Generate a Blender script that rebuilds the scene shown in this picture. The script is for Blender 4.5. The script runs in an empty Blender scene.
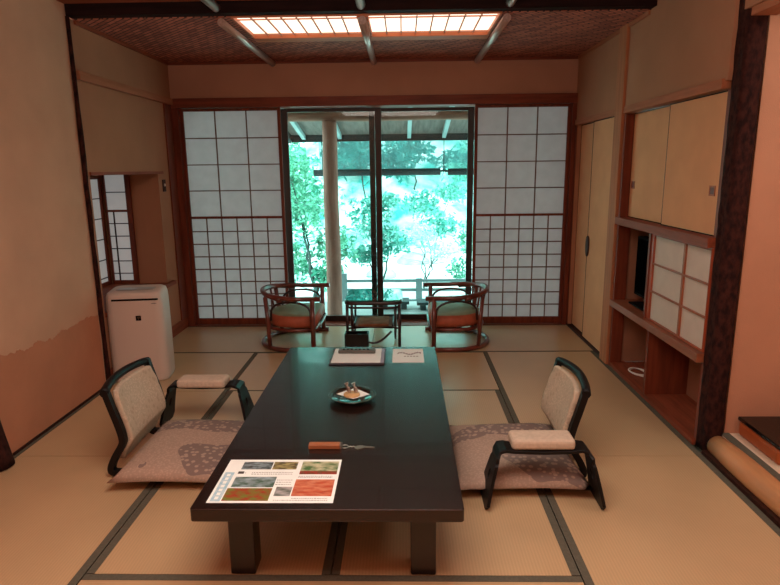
import bpy, bmesh, math, random
from mathutils import Vector, Matrix
random.seed(7)
S = bpy.context.scene
COL = S.collection
PI = math.pi

# ------------------------------------------------------------------ materials
def lin(c):
    return tuple((v/12.92 if v <= .04045 else ((v+.055)/1.055)**2.4) for v in [x/255 for x in c]) + (1,)
def mat(name, rgb, rough=.6, var=.12, scale=6, stretch=(1, 1, 1), bump=0, bscale=60, spec=.5, coat=0, metal=0, emit=None, estr=0, rgb2=None, translucent=0):
    m = bpy.data.materials.new(name); m.use_nodes = True
    nt = m.node_tree; n = nt.nodes; l = nt.links
    b = n['Principled BSDF']; out = n['Material Output']
    tc = n.new('ShaderNodeTexCoord'); mp = n.new('ShaderNodeMapping'); mp.inputs['Scale'].default_value = stretch
    l.new(tc.outputs['Object'], mp.inputs[0])
    ns = n.new('ShaderNodeTexNoise'); ns.inputs['Scale'].default_value = scale; ns.inputs['Detail'].default_value = 5
    l.new(mp.outputs[0], ns.inputs['Vector'])
    rp = n.new('ShaderNodeValToRGB')
    c = lin(rgb); c2 = lin(rgb2) if rgb2 else None
    lo = tuple(min(1, v*(1-var)) for v in c[:3])+(1,); hi = tuple(min(1, v*(1+var)) for v in c[:3])+(1,)
    if c2: lo, hi = c, c2
    rp.color_ramp.elements[0].position = .36; rp.color_ramp.elements[1].position = .64
    rp.color_ramp.elements[0].color = lo; rp.color_ramp.elements[1].color = hi
    l.new(ns.outputs['Fac'], rp.inputs[0]); l.new(rp.outputs[0], b.inputs['Base Color'])
    b.inputs['Roughness'].default_value = rough; b.inputs['Specular IOR Level'].default_value = spec
    b.inputs['Coat Weight'].default_value = coat; b.inputs['Metallic'].default_value = metal
    if bump:
        n2 = n.new('ShaderNodeTexNoise'); n2.inputs['Scale'].default_value = bscale
        l.new(mp.outputs[0], n2.inputs['Vector'])
        bp = n.new('ShaderNodeBump'); bp.inputs['Strength'].default_value = bump; bp.inputs['Distance'].default_value = .005
        l.new(n2.outputs['Fac'], bp.inputs['Height']); l.new(bp.outputs[0], b.inputs['Normal'])
    if estr:
        b.inputs['Emission Color'].default_value = lin(emit); b.inputs['Emission Strength'].default_value = estr
    if translucent:
        tr = n.new('ShaderNodeBsdfTranslucent'); mx = n.new('ShaderNodeMixShader'); mx.inputs[0].default_value = translucent
        l.new(rp.outputs[0], tr.inputs[0]); l.new(b.outputs[0], mx.inputs[1]); l.new(tr.outputs[0], mx.inputs[2]); l.new(mx.outputs[0], out.inputs[0])
    return m
def glass_mat(name, tint, gl=.08, rough=.02):
    m = bpy.data.materials.new(name); m.use_nodes = True
    nt = m.node_tree; n = nt.nodes; l = nt.links; n.remove(n['Principled BSDF'])
    t = n.new('ShaderNodeBsdfTransparent'); t.inputs[0].default_value = lin(tint)
    g = n.new('ShaderNodeBsdfGlossy'); g.inputs['Roughness'].default_value = rough
    mx = n.new('ShaderNodeMixShader'); fr = n.new('ShaderNodeLayerWeight'); fr.inputs[0].default_value = .5
    mm = n.new('ShaderNodeMath'); mm.operation = 'MULTIPLY_ADD'; mm.inputs[1].default_value = .6; mm.inputs[2].default_value = gl
    tc = n.new('ShaderNodeTexCoord'); ns = n.new('ShaderNodeTexNoise'); ns.inputs['Scale'].default_value = 2
    rp = n.new('ShaderNodeMath'); rp.operation = 'MULTIPLY'; rp.inputs[1].default_value = rough*2
    l.new(tc.outputs['Object'], ns.inputs['Vector']); l.new(ns.outputs['Fac'], rp.inputs[0]); l.new(rp.outputs[0], g.inputs['Roughness'])
    pw = n.new('ShaderNodeMath'); pw.operation = 'POWER'; pw.inputs[1].default_value = 2.5
    l.new(fr.outputs['Facing'], pw.inputs[0]); l.new(pw.outputs[0], mm.inputs[0])
    l.new(mm.outputs[0], mx.inputs[0]); l.new(t.outputs[0], mx.inputs[1]); l.new(g.outputs[0], mx.inputs[2]); l.new(mx.outputs[0], n['Material Output'].inputs[0])
    return m
def weave_mat(name, c1, c2, mortar, sx, sy, rot, bump=.3, rough=.7, gap=.02):
    m = mat(name, c1, rough); nt = m.node_tree; n = nt.nodes; l = nt.links; b = n['Principled BSDF']
    mp = n.new('ShaderNodeMapping'); mp.inputs['Rotation'].default_value = (0, 0, rot)
    tc = n.new('ShaderNodeTexCoord'); l.new(tc.outputs['Object'], mp.inputs[0])
    br = n.new('ShaderNodeTexBrick'); br.inputs['Scale'].default_value = 1
    br.inputs['Brick Width'].default_value = sx; br.inputs['Row Height'].default_value = sy; br.inputs['Mortar Size'].default_value = gap*sy
    br.inputs['Color1'].default_value = lin(c1); br.inputs['Color2'].default_value = lin(c2); br.inputs['Mortar'].default_value = lin(mortar)
    l.new(mp.outputs[0], br.inputs['Vector']); l.new(br.outputs['Color'], b.inputs['Base Color'])
    bp = n.new('ShaderNodeBump'); bp.inputs['Strength'].default_value = bump; bp.inputs['Distance'].default_value = .004; bp.invert = True
    l.new(br.outputs['Fac'], bp.inputs['Height']); l.new(bp.outputs[0], b.inputs['Normal'])
    return m
def pattern_mat(name, base, c2, c3, scale):
    """woven cushion cloth: flowing bands and small leaf dots"""
    m = mat(name, base, .9, .05, 40); nt = m.node_tree; n = nt.nodes; l = nt.links; b = n['Principled BSDF']
    tc = n.new('ShaderNodeTexCoord')
    big = n.new('ShaderNodeTexNoise'); big.inputs['Scale'].default_value = scale; big.inputs['Detail'].default_value = 0
    l.new(tc.outputs['Object'], big.inputs['Vector'])
    r1 = n.new('ShaderNodeValToRGB'); r1.color_ramp.interpolation = 'CONSTANT'
    e = r1.color_ramp.elements; e[0].position = 0; e[0].color = (0, 0, 0, 1); e[1].position = .5; e[1].color = (1, 1, 1, 1)
    l.new(big.outputs['Fac'], r1.inputs[0])
    vo = n.new('ShaderNodeTexVoronoi'); vo.inputs['Scale'].default_value = 38; l.new(tc.outputs['Object'], vo.inputs['Vector'])
    r2 = n.new('ShaderNodeValToRGB'); r2.color_ramp.elements[0].position = .3; r2.color_ramp.elements[1].position = .45
    r2.color_ramp.elements[0].color = lin(c3); r2.color_ramp.elements[1].color = lin(c2); l.new(vo.outputs['Distance'], r2.inputs[0])
    fine = n.new('ShaderNodeTexVoronoi'); fine.inputs['Scale'].default_value = 90; l.new(tc.outputs['Object'], fine.inputs['Vector'])
    r3 = n.new('ShaderNodeValToRGB'); r3.color_ramp.elements[0].position = .1; r3.color_ramp.elements[1].position = .6
    r3.color_ramp.elements[0].color = lin(tuple(min(255, v*1.05) for v in base)); r3.color_ramp.elements[1].color = lin(tuple(v*.93 for v in base)); l.new(fine.outputs['Distance'], r3.inputs[0])
    mx = n.new('ShaderNodeMix'); mx.data_type = 'RGBA'
    l.new(r1.outputs[0], mx.inputs['Factor']); l.new(r3.outputs[0], mx.inputs['A']); l.new(r2.outputs[0], mx.inputs['B'])
    l.new(mx.outputs['Result'], b.inputs['Base Color'])
    return m

M = {}
M['plaster'] = mat('sand_plaster', (202, 160, 132), .95, .05, 3, bump=.25, bscale=180, spec=.1)
M['plaster_dark'] = mat('brown_plaster', (168, 120, 92), .95, .05, 3, bump=.25, bscale=180, spec=.1)
M['wainscot'] = mat('orange_wall_paper', (186, 128, 98), .85, .06, 4, bump=.1, bscale=120, spec=.15)
M['red_wood'] = mat('reddish_wood', (112, 52, 32), .5, .22, 3, (12, 12, 1), spec=.3)
M['red_wood_h'] = mat('reddish_wood_horizontal', (118, 56, 34), .5, .22, 3, (1, 12, 12), spec=.3)
M['red_wood_y'] = mat('reddish_wood_lengthwise', (132, 68, 46), .55, .22, 3, (12, 1, 12), spec=.15)
M['pale_wood'] = mat('pale_brown_wood', (172, 112, 78), .6, .12, 3, (12, 12, 1), spec=.12)
M['pale_wood_y'] = mat('pale_brown_wood_lengthwise', (164, 104, 74), .6, .12, 3, (12, 1, 12), spec=.12)
M['dark_wood'] = mat('dark_brown_wood', (52, 27, 20), .6, .3, 4, (1, 12, 12), spec=.2)
M['dark_ceiling_beam'] = mat('blackened_beam', (34, 18, 16), .75, .3, 3, (1, 10, 10), spec=.1)
M['bark'] = mat('dark_bark', (64, 34, 28), .9, .5, 40, (1, 1, .6), bump=1, bscale=60, spec=.12, rgb2=(34, 18, 17))
M['weave_ceiling'] = weave_mat('woven_ceiling', (196, 112, 86), (140, 74, 56), (70, 34, 26), .12, .034, PI/4, gap=.14, rough=.8)
M['near_ceiling'] = mat('near_ceiling_boards', (140, 82, 60), .8, .15, 2, (1, 6, 1), spec=.1)
M['rod'] = mat('polished_ceiling_rod', (186, 160, 150), .34, .15, 4, (20, 1, 20), spec=.8, metal=.6)
M['fusuma'] = mat('beige_door_paper', (214, 160, 118), .85, .04, 5, bump=.05, spec=.1)
M['black_lacquer'] = mat('black_lacquer', (14, 12, 12), .25, .2, 3, spec=.5)
M['table'] = mat('dark_brown_lacquer', (30, 17, 14), .27, .12, 2.5, (20, 1.2, 1), spec=.5, coat=.15)
M['shoji'] = mat('shoji_paper', (198, 198, 198), .9, .04, 10, spec=.05, translucent=.35, emit=(176, 184, 188), estr=.15)  # faint emission stands in for daylight coming through the paper
M['shoji_warm'] = mat('cabinet_shoji_paper', (214, 200, 186), .9, .03, 10, spec=.05, translucent=.1)
M['sash'] = mat('dark_bronze_sash', (44, 28, 22), .4, .2, 3, (10, 10, 1), spec=.4)
M['sash_pale'] = mat('sash_edge', (120, 92, 70), .5, .1, 3, spec=.3)
M['glass'] = glass_mat('window_glass', (240, 250, 250), .02)
M['table_glass'] = glass_mat('side_table_glass', (150, 200, 190), .3)
M['tray_glass'] = glass_mat('tray_glass', (150, 160, 150), .2)
M['heri'] = mat('tatami_border_cloth', (92, 90, 78), .9, .1, 90, spec=.1)
M['tatami_core'] = mat('tatami_core', (120, 100, 70), .9)
# tatami weave
def tatami(name, rgb, along):
    m = mat(name, rgb, .31, .06, 2.2, bump=0, spec=1.0)
    nt = m.node_tree; n = nt.nodes; l = nt.links; b = n['Principled BSDF']
    tc = n.new('ShaderNodeTexCoord'); wv = n.new('ShaderNodeTexWave'); wv.bands_direction = along; wv.inputs['Scale'].default_value = 26
    wv.inputs['Distortion'].default_value = .6; l.new(tc.outputs['Object'], wv.inputs['Vector'])
    bp = n.new('ShaderNodeBump'); bp.inputs['Strength'].default_value = .16; bp.inputs['Distance'].default_value = .002
    l.new(wv.outputs['Fac'], bp.inputs['Height']); l.new(bp.outputs[0], b.inputs['Normal'])
    mx = n.new('ShaderNodeMix'); mx.data_type = 'RGBA'; mx.blend_type = 'MULTIPLY'; mx.inputs['Factor'].default_value = .12
    src = b.inputs['Base Color'].links[0].from_socket
    l.new(src, mx.inputs['A']); l.new(wv.outputs['Color'], mx.inputs['B']); l.new(mx.outputs['Result'], b.inputs['Base Color'])
    return m
M['tatami_x'] = tatami('tatami_rush_across', (196, 168, 128), 'X')
M['tatami_y'] = tatami('tatami_rush_along', (192, 162, 122), 'Y')
M['white_plastic'] = mat('white_plastic', (206, 192, 180), .45, .02, 2, spec=.4)
M['grey_plastic'] = mat('grey_plastic', (110, 108, 104), .4, .05, 3, spec=.4)
M['dark_plastic'] = mat('dark_plastic', (20, 17, 17), .8, .1, 3, spec=.05)
M['black_bent'] = mat('black_bentwood', (15, 12, 12), .5, .2, 3, spec=.25)
M['pad'] = mat('ivory_pad_cloth', (196, 180, 160), .9, .07, 60, bump=.2, bscale=150, spec=.1)
M['back_pad'] = pattern_mat('cream_brocade', (200, 184, 160), (192, 176, 152), (178, 162, 140), 14)
M['zabuton'] = pattern_mat('zabuton_brocade', (176, 152, 134), (128, 110, 102), (172, 150, 134), 4.6)
M['rattan'] = mat('dark_red_rattan', (98, 44, 32), .32, .3, 8, spec=.5, coat=.4)
M['rattan_dark'] = mat('dark_rattan', (44, 22, 20), .35, .3, 8, spec=.5, coat=.15)
M['seat_cloth'] = mat('rust_orange_seat_cloth', (166, 84, 56), .6, .12, 20, spec=.5, bump=.1)
M['seat_top'] = mat('seat_cloth_green_reflection', (126, 134, 104), .6, .08, 20, spec=.5)  # green window reflection on the rust-orange seat, put into the colour
M['tray_brown'] = mat('woven_shelf', (120, 78, 52), .8, .2, 20, (1, 8, 1))
M['paper'] = mat('white_paper', (236, 246, 242), .8, .02, 8, spec=.2)
M['paper_grey'] = mat('grey_printed_ink', (150, 150, 150), .8, .15, 50)
M['ink'] = mat('dark_ink', (70, 66, 64), .8, .1)
M['lightblue'] = mat('pale_blue_print', (150, 196, 214), .7, .08, 60, rgb2=(186, 214, 222))
def photo(name, a, b2, sc, st=(1, 1, 1)): return mat(name, a, .5, 0, sc, st, rgb2=b2)
M['ph_a'] = photo('photo_dark_river', (40, 46, 42), (140, 160, 166), 30, (1, 2, 1))
M['ph_b'] = photo('photo_moss', (78, 66, 44), (168, 160, 104), 34, (1, 2, 1))
M['ph_c'] = photo('photo_garden', (70, 110, 60), (196, 196, 160), 26, (1, 1.6, 1))
M['ph_c2'] = photo('photo_red_leaves', (150, 48, 34), (110, 70, 40), 60)
M['ph_d'] = photo('photo_lake', (60, 92, 70), (150, 170, 178), 22, (1, 2, 1))
M['ph_e'] = photo('photo_autumn', (150, 52, 30), (110, 120, 48), 34, (1, 1.5, 1))
M['ph_f'] = photo('photo_mist', (90, 100, 90), (170, 170, 170), 24, (1, 2, 1))
M['ph_g'] = photo('photo_maple', (176, 70, 40), (206, 130, 96), 22, (1, 2.5, 1))
M['tag_wood'] = mat('key_tag_wood', (158, 96, 58), .5, .15, 8, (1, 20, 1))
M['metal'] = mat('steel', (190, 186, 176), .3, .05, 8, metal=.9)
M['brass'] = mat('dull_brass', (140, 96, 52), .4, .1, 8, metal=.6)
M['orange_lacquer'] = mat('orange_brown_lacquer', (168, 86, 44), .35, .08, 3, spec=.5)
M['gold'] = mat('faint_gold', (120, 96, 66), .5, .1)
M['log'] = mat('barked_pale_log', (186, 134, 90), .5, .12, 4, (6, .8, 6), spec=.4)
M['white_mat'] = mat('pale_alcove_mat', (216, 196, 170), .7, .03, 4)
M['cable_white'] = mat('white_cable', (226, 216, 206), .5, .02)
M['screen'] = mat('black_screen', (5, 5, 6), .95, .05, spec=.0)
M['candy'] = mat('dark_wrapper', (84, 60, 50), .4, .3, 60, rgb2=(190, 176, 160))
M['biscuit'] = mat('tan_wafer', (196, 162, 112), .7, .1, 30)
M['lamp_panel'] = mat('skylight_paper', (250, 236, 220), .9, .02, emit=(255, 226, 204), estr=1.7)
# outside
M['outside_wood'] = mat('weathered_log', (158, 116, 102), .8, .15, 4, (8, 8, 1), spec=.2)
M['outside_beam'] = mat('weathered_log_beam', (146, 108, 92), .8, .15, 4, (1, 8, 8), spec=.2)
M['eave_board'] = mat('eave_boards', (112, 104, 98), .8, .2, 3, (10, 1, 1), spec=.2)
M['eave_rafter'] = mat('painted_rafter', (150, 178, 176), .7, .1, 3)
M['eave_dark'] = mat('dark_eave_edge', (28, 34, 34), .8, .2, 5)
M['sudare'] = mat('reed_blind', (120, 176, 176), .8, .2, 30, (1, 1, 40))
M['sudare_roll'] = mat('rolled_reed', (26, 44, 44), .8, .3, 20)
M['deck'] = mat('bleached_deck', (170, 186, 184), .6, .08, 3, (1, 10, 1), spec=.4)
M['rail_wood'] = mat('weathered_rail', (92, 112, 112), .8, .1, 4)
M['stool'] = mat('dark_teal_stool', (44, 74, 76), .7, .15, 6)
M['gravel'] = mat('bleached_gravel', (196, 216, 214), .9, .2, 8, rgb2=(226, 236, 234))
M['hill'] = mat('mossy_slope', (40, 150, 142), .9, 0, 1.6, rgb2=(200, 232, 226), bump=.5, bscale=4)
M['trunk'] = mat('wet_trunk', (50, 70, 66), .9, .3, 8)
M['leaf_a'] = mat('bright_maple_leaf', (34, 130, 104), .6, .3, 3, translucent=.3, rgb2=(130, 206, 176))
M['leaf_b'] = mat('teal_leaf', (30, 130, 116), .6, .3, 2, translucent=.3, rgb2=(120, 200, 184))
M['leaf_c'] = mat('pale_leaf', (140, 208, 190), .6, .3, 2, translucent=.35, rgb2=(210, 240, 232))
M['leaf_d'] = mat('deep_teal_leaf', (8, 92, 88), .7, .3, 2, translucent=.2, rgb2=(40, 150, 140))

# ------------------------------------------------------------------ mesh helpers
class MB:
    def __init__(s): s.v = []; s.f = []; s.mi = []; s.sm = []
    def add(s, vs, fs, mi=0, smooth=False):
        o = len(s.v); s.v += [tuple(v) for v in vs]
        for f in fs: s.f.append([i+o for i in f]); s.mi.append(mi); s.sm.append(smooth)
        return s
    def box(s, x0, x1, y0, y1, z0, z1, mi=0):
        v = [(x, y, z) for z in (z0, z1) for y in (y0, y1) for x in (x0, x1)]
        return s.add(v, [(0, 2, 3, 1), (4, 5, 7, 6), (0, 1, 5, 4), (2, 6, 7, 3), (0, 4, 6, 2), (1, 3, 7, 5)], mi)
    def tube(s, pts, r, n=10, closed=False, mi=0, cap=True):
        pts = [Vector(p) for p in pts]; N = len(pts)
        rr = r if isinstance(r, (list, tuple)) else [r]*N
        vs = []; fs = []; prev = None
        for i, p in enumerate(pts):
            if closed: t = pts[(i+1) % N]-pts[i-1]
            else: t = pts[min(i+1, N-1)]-pts[max(i-1, 0)]
            t.normalize()
            if prev is None:
                a = Vector((0, 0, 1)) if abs(t.z) < .9 else Vector((1, 0, 0)); u = t.cross(a).normalized()
            else:
                u = prev - t*prev.dot(t)
                u = u.normalized() if u.length > 1e-6 else t.orthogonal().normalized()
            prev = u; w = t.cross(u)
            for k in range(n):
                a = 2*PI*k/n; vs.append(p+(u*math.cos(a)+w*math.sin(a))*rr[i])
        for i in range(N if closed else N-1):
            j = (i+1) % N
            for k in range(n): fs.append((i*n+k, i*n+(k+1) % n, j*n+(k+1) % n, j*n+k))
        s.add(vs, fs, mi, True)
        if cap and not closed:
            o = len(s.v)-len(vs)
            s.f.append([o+k for k in range(n)][::-1]); s.mi.append(mi); s.sm.append(False)
            s.f.append([o+(N-1)*n+k for k in range(n)]); s.mi.append(mi); s.sm.append(False)
        return s
    def lathe(s, cx, cy, prof, n=32, mi=0):
        vs = []; fs = []
        for (r, z) in prof:
            for k in range(n):
                a = 2*PI*k/n; vs.append((cx+r*math.cos(a), cy+r*math.sin(a), z))
        for i in range(len(prof)-1):
            for k in range(n): fs.append((i*n+k, i*n+(k+1) % n, (i+1)*n+(k+1) % n, (i+1)*n+k))
        return s.add(vs, fs, mi, True)
    def prism(s, poly, z0, z1, mi=0, axis='z', smooth=False):
        n = len(poly)
        def P(a, b, c): return {'z': (a, b, c), 'y': (a, c, b), 'x': (c, a, b)}[axis]
        vs = [P(a, b, z0) for a, b in poly]+[P(a, b, z1) for a, b in poly]
        s.add(vs, [tuple(range(n))[::-1], tuple(range(n, 2*n))], mi)
        o = len(s.v)-2*n
        for i in range(n):
            j = (i+1) % n; s.f.append([o+i, o+j, o+n+j, o+n+i]); s.mi.append(mi); s.sm.append(smooth)
        return s
    def strip(s, path, th, y0s, y1s):
        """thick ribbon: path in (x,z), width from y0 to y1 at each point"""
        n = len(path); vs = []
        for i, (x, z) in enumerate(path):
            a = path[max(i-1, 0)]; b = path[min(i+1, n-1)]
            t = Vector((b[0]-a[0], b[1]-a[1])).normalized(); nx, nz = -t.y*th/2, t.x*th/2
            for sg in (1, -1):
                vs.append((x+sg*nx, y0s[i], z+sg*nz)); vs.append((x+sg*nx, y1s[i], z+sg*nz))
        fs = []
        for i in range(n-1):
            a = i*4; b = a+4
            fs += [(a, a+1, b+1, b), (a+2, b+2, b+3, a+3), (a, b, b+2, a+2), (a+1, a+3, b+3, b+1)]
        fs += [(0, 2, 3, 1), (4*n-4, 4*n-3, 4*n-1, 4*n-2)]
        return s.add(vs, fs)
WL = {}
def link(o, parent):
    COL.objects.link(o)
    if parent is not None: o.parent = parent
def build(mb, name, mats, parent=None, bevel=0, origin=None, subsurf=0, recalc=True):
    me = bpy.data.meshes.new(name)
    vs = [Vector(v) for v in mb.v]
    if parent is not None: org = WL[parent]
    else:
        if origin is None:
            xs = [v.x for v in vs]; ys = [v.y for v in vs]; zs = [v.z for v in vs]
            origin = ((min(xs)+max(xs))/2, (min(ys)+max(ys))/2, min(zs))
        org = Vector(origin)
    me.from_pydata([v-org for v in vs], [], mb.f)
    if not isinstance(mats, (list, tuple)): mats = [mats]
    for m in mats: me.materials.append(m)
    for p, i, sm in zip(me.polygons, mb.mi, mb.sm): p.material_index = i; p.use_smooth = sm
    if recalc:
        b = bmesh.new(); b.from_mesh(me); bmesh.ops.recalc_face_normals(b, faces=b.faces); b.to_mesh(me); b.free()
    o = bpy.data.objects.new(name, me)
    if parent is None: o.location = org
    link(o, parent); WL[o] = org
    if bevel:
        md = o.modifiers.new('bevel', 'BEVEL'); md.width = bevel; md.segments = 3; md.limit_method = 'ANGLE'; md.angle_limit = .6
    if subsurf:
        md = o.modifiers.new('sub', 'SUBSURF'); md.levels = subsurf; md.render_levels = subsurf
    return o
def tag(o, label=None, cat=None, group=None, kind=None):
    if label: o['label'] = label
    if cat: o['category'] = cat
    if group: o['group'] = group
    if kind: o['kind'] = kind
    return o
def thing(name, loc, label, cat, group=None):
    o = bpy.data.objects.new(name, None); o.empty_display_size = .1; COL.objects.link(o)
    o.location = loc; WL[o] = Vector(loc)
    return tag(o, label, cat, group)
def struct(mb, name, mats, parent=None, **k):
    o = build(mb, name, mats, parent, **k)
    if parent is None: o['kind'] = 'structure'
    return o
def box(*a): return MB().box(*a)
def dup(root, loc, rotz, label):
    r = root.copy(); COL.objects.link(r); r.location = loc; r.rotation_euler = (0, 0, rotz); r['label'] = label
    for ch in list(root.children):
        c = ch.copy(); COL.objects.link(c); c.parent = r
        for g in list(ch.children):
            d = g.copy(); COL.objects.link(d); d.parent = c
    return r

XL, XR, YB = -2.01, 1.49, 5.38
CZ, NZ = 2.33, 2.40        # far ceiling, near ceiling
Y0 = -1.3                  # wall behind the viewpoint

# ------------------------------------------------------------------ floor
fl = struct(box(-2.3, 2.5, Y0-.1, 5.36, -.09, -.056), 'floor', M['tatami_core'])
def tmat(x0, x1, y0, y1, lateral, mt, h=.033):
    g = .002
    p = build(box(x0+g, x1-g, y0+g, y1-g, -.055, 0), 'tatami_mat', M[mt], fl)
    m = MB()
    if lateral:
        m.box(x0+g, x1-g, y0+g, y0+h, -.02, .0012); m.box(x0+g, x1-g, y1-h, y1-g, -.02, .0012)
    else:
        m.box(x0+g, x0+h, y0+g, y1-g, -.02, .0012); m.box(x1-h, x1-g, y0+g, y1-g, -.02, .0012)
    build(m, 'cloth_border', M['heri'], p)
xa, xm, xb = -1.155, -.267, .622
tmat(XL, -.26, 4.512, 5.33, True, 'tatami_y', .018); tmat(-.26, XR, 4.512, 5.33, True, 'tatami_y', .018)
tmat(xa, xb, 3.68, 4.512, True, 'tatami_y', .014)
for (y0, y1) in ((3.68, 4.512), (2.777, 3.68), (.97, 2.777), (-1.3, .97)): tmat(XL, xa, y0, y1, False, 'tatami_x')
for (y0, y1) in ((2.777, 4.512), (.97, 2.777), (-1.3, .97)): tmat(xb, XR, y0, y1, False, 'tatami_x')
tmat(xa, xm, 1.876, 3.68, False, 'tatami_x'); tmat(xm, xb, 1.876, 3.68, False, 'tatami_x')
tmat(xa, xb, .97, 1.876, True, 'tatami_y'); tmat(xa, xb, -1.3, .97, False, 'tatami_x')

# ------------------------------------------------------------------ ceilings
m = MB()
sx0, sxm0, sxm1, sx1, sy0, sy1 = -1.04, -.275, -.205, .605, 3.875, 4.42
m.box(-2.2, sx0, 3.86, 5.5, CZ, CZ+.03); m.box(sx1, 1.75, 3.86, 5.5, CZ, CZ+.03)
m.box(sx0, sx1, sy1+.13, 5.5, CZ, CZ+.03)
struct(m, 'ceiling', M['weave_ceiling'], origin=(0, 0, CZ))
struct(box(-2.2, 2.7, Y0-.1, 3.78, NZ, NZ+.03), 'ceiling', M['near_ceiling'])
struct(box(XL+.002, 1.53, 3.78, 3.86, 2.334, 2.42), 'trim_1', M['dark_ceiling_beam'], bevel=.004)
sk = thing('ceiling_light', ((sx0+sx1)/2, 4.15, CZ), 'wide glowing paper skylight panel in wooden frame set in the woven ceiling', 'ceiling light')
f = MB(); f.box(sx0, sx1, sy1, sy1+.13, CZ-.012, CZ+.05); f.box(sx0, sx1, 3.862, sy0, CZ-.004, CZ+.05)
f.box(sx0, sx0+.014, sy0, sy1, CZ-.008, CZ+.05); f.box(sx1-.014, sx1, sy0, sy1, CZ-.008, CZ+.05); f.box(sxm0, sxm1, sy0, sy1, CZ-.008, CZ+.05)
build(f, 'frame', mat('skylight_frame_wood', (190, 110, 66), .5, .15, 3, (1, 10, 10)), sk)
for (a, b) in ((sx0+.015, sxm0-.001), (sxm1+.001, sx1-.015)):
    build(box(a, b, sy0+.001, sy1-.001, CZ+.014, CZ+.03), 'diffuser', M['lamp_panel'], sk)
    f = MB()
    for k in range(1, 8):
        x = a+(b-a)*k/8; f.box(x-.004, x+.004, sy0+.001, sy1-.001, CZ+.004, CZ+.0135)
    for y in (sy0+.1, sy1-.035): f.box(a, b, y-.004, y+.004, CZ+.005, CZ+.013)
    build(f, 'lattice', mat('skylight_lattice', (190, 140, 116), .6, .1), sk)
for k, x in enumerate((-1.10, -.24, .635)):
    m = MB(); m.tube([(x, 3.87, 2.303), (x, 5.34, 2.303)], .025, 12); m.tube([(x, -1.2, 2.365), (x, 3.779, 2.365)], .027, 12)
    struct(m, 'trim_%d' % (2+k), M['rod'])

# ------------------------------------------------------------------ left wall
struct(box(XL-.12, XL, Y0, 3.79, 0, 2.5), 'wall_left', M['plaster'])
tear = [(2.70, .535), (2.80, .532), (2.905, .51), (2.95, .512), (2.993, .493), (3.05, .497), (3.095, .516), (3.12, .51), (3.172, .487), (3.22, .494), (3.26, .484), (3.30, .50), (3.337, .512), (3.37, .50), (3.408, .496), (3.50, .505), (3.578, .515), (3.65, .512), (3.758, .5)]
random.seed(3); t2 = []
for i in range(len(tear)-1):
    for k in range(4):
        a = k/4; t2.append((tear[i][0]*(1-a)+tear[i+1][0]*a, tear[i][1]*(1-a)+tear[i+1][1]*a+random.uniform(-.007, .007)))
t2.append(tear[-1])
struct(MB().prism([(3.758, .005), (-1.2, .005), (-1.2, .53)]+t2, XL+.0005, XL+.004, axis='x'), 'trim_5', M['wainscot'])
struct(box(XL, XL+.012, 2.78, 3.76, 0.001, .014), 'baseboard_left', M['dark_wood'])
# far part of the left wall, with the low window
wy0, wy1, wz0, wz1 = 3.86, 4.95, .48, 1.40
m = MB(); m.box(XL-.14, XL, 3.80, wy0, .1, 1.975); m.box(XL-.14, XL, 3.80, wy0, 2.03, CZ); m.box(XL-.14, XL, wy0, wy1, wz1, 1.975); m.box(XL-.14, XL, wy0, wy1, .1, wz0-.02)
m.box(XL-.14, XL, wy1, 5.30, .1, 1.975); m.box(XL-.14, XL, wy0, 5.46, 2.03, CZ)
struct(m, 'wall_left', M['plaster_dark'])
struct(box(XL-.14, XL+.03, 3.82, 5.36, 1.976, 2.03), 'trim_6', M['pale_wood_y'], bevel=.003)
struct(box(XL-.10, XL+.008, 3.82, 5.33, .001, .1), 'baseboard_left', M['red_wood_y'])
struct(box(XL-.10, XL+.012, 5.18, 5.33, .1, 1.975), 'trim_7', M['red_wood'])
# low window frame
w = MB(); w.box(XL-.09, XL+.012, wy0, 5.04, wz1-.003, wz1+.018); w.box(XL-.09, XL+.035, wy0, 5.06, wz0-.02, wz0+.01)
struct(w, 'window_1', M['red_wood_y'])
bay = MB(); bx_ = XL-.49
bay.box(bx_-.03, bx_-.013, wy0-.03, wy1+.03, wz0-.05, wz1+.05); bay.box(bx_-.013, XL-.1405, wy0-.03, wy0, wz0-.05, wz1+.05)
bay.box(bx_-.013, XL-.1405, wy1+.014, wy1+.03, wz0-.05, wz1+.05); bay.box(bx_-.013, XL-.1405, wy0, wy1+.014, wz1+.001, wz1+.02); bay.box(bx_-.013, XL-.1405, wy0, wy1+.014, wz0-.05, wz0-.021)
struct(bay, 'wall_bay', M['plaster_dark'])
struct(box(-2.245, XL-.1402, wy1+.0, wy1+.0135, wz0, wz1), 'wall_bay', M['plaster_dark'])
struct(box(bx_-.012, XL-.091, wy0, wy1-.001, wz0-.02, wz0+.004), 'window_2', M['red_wood_y'])
M['shoji_bay'] = mat('bay_shoji_paper', (200, 196, 190), .9, .04, 10, spec=.05, emit=(190, 196, 196), estr=.30)  # stronger built-in glow, replaces daylight missing inside the bay
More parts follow.
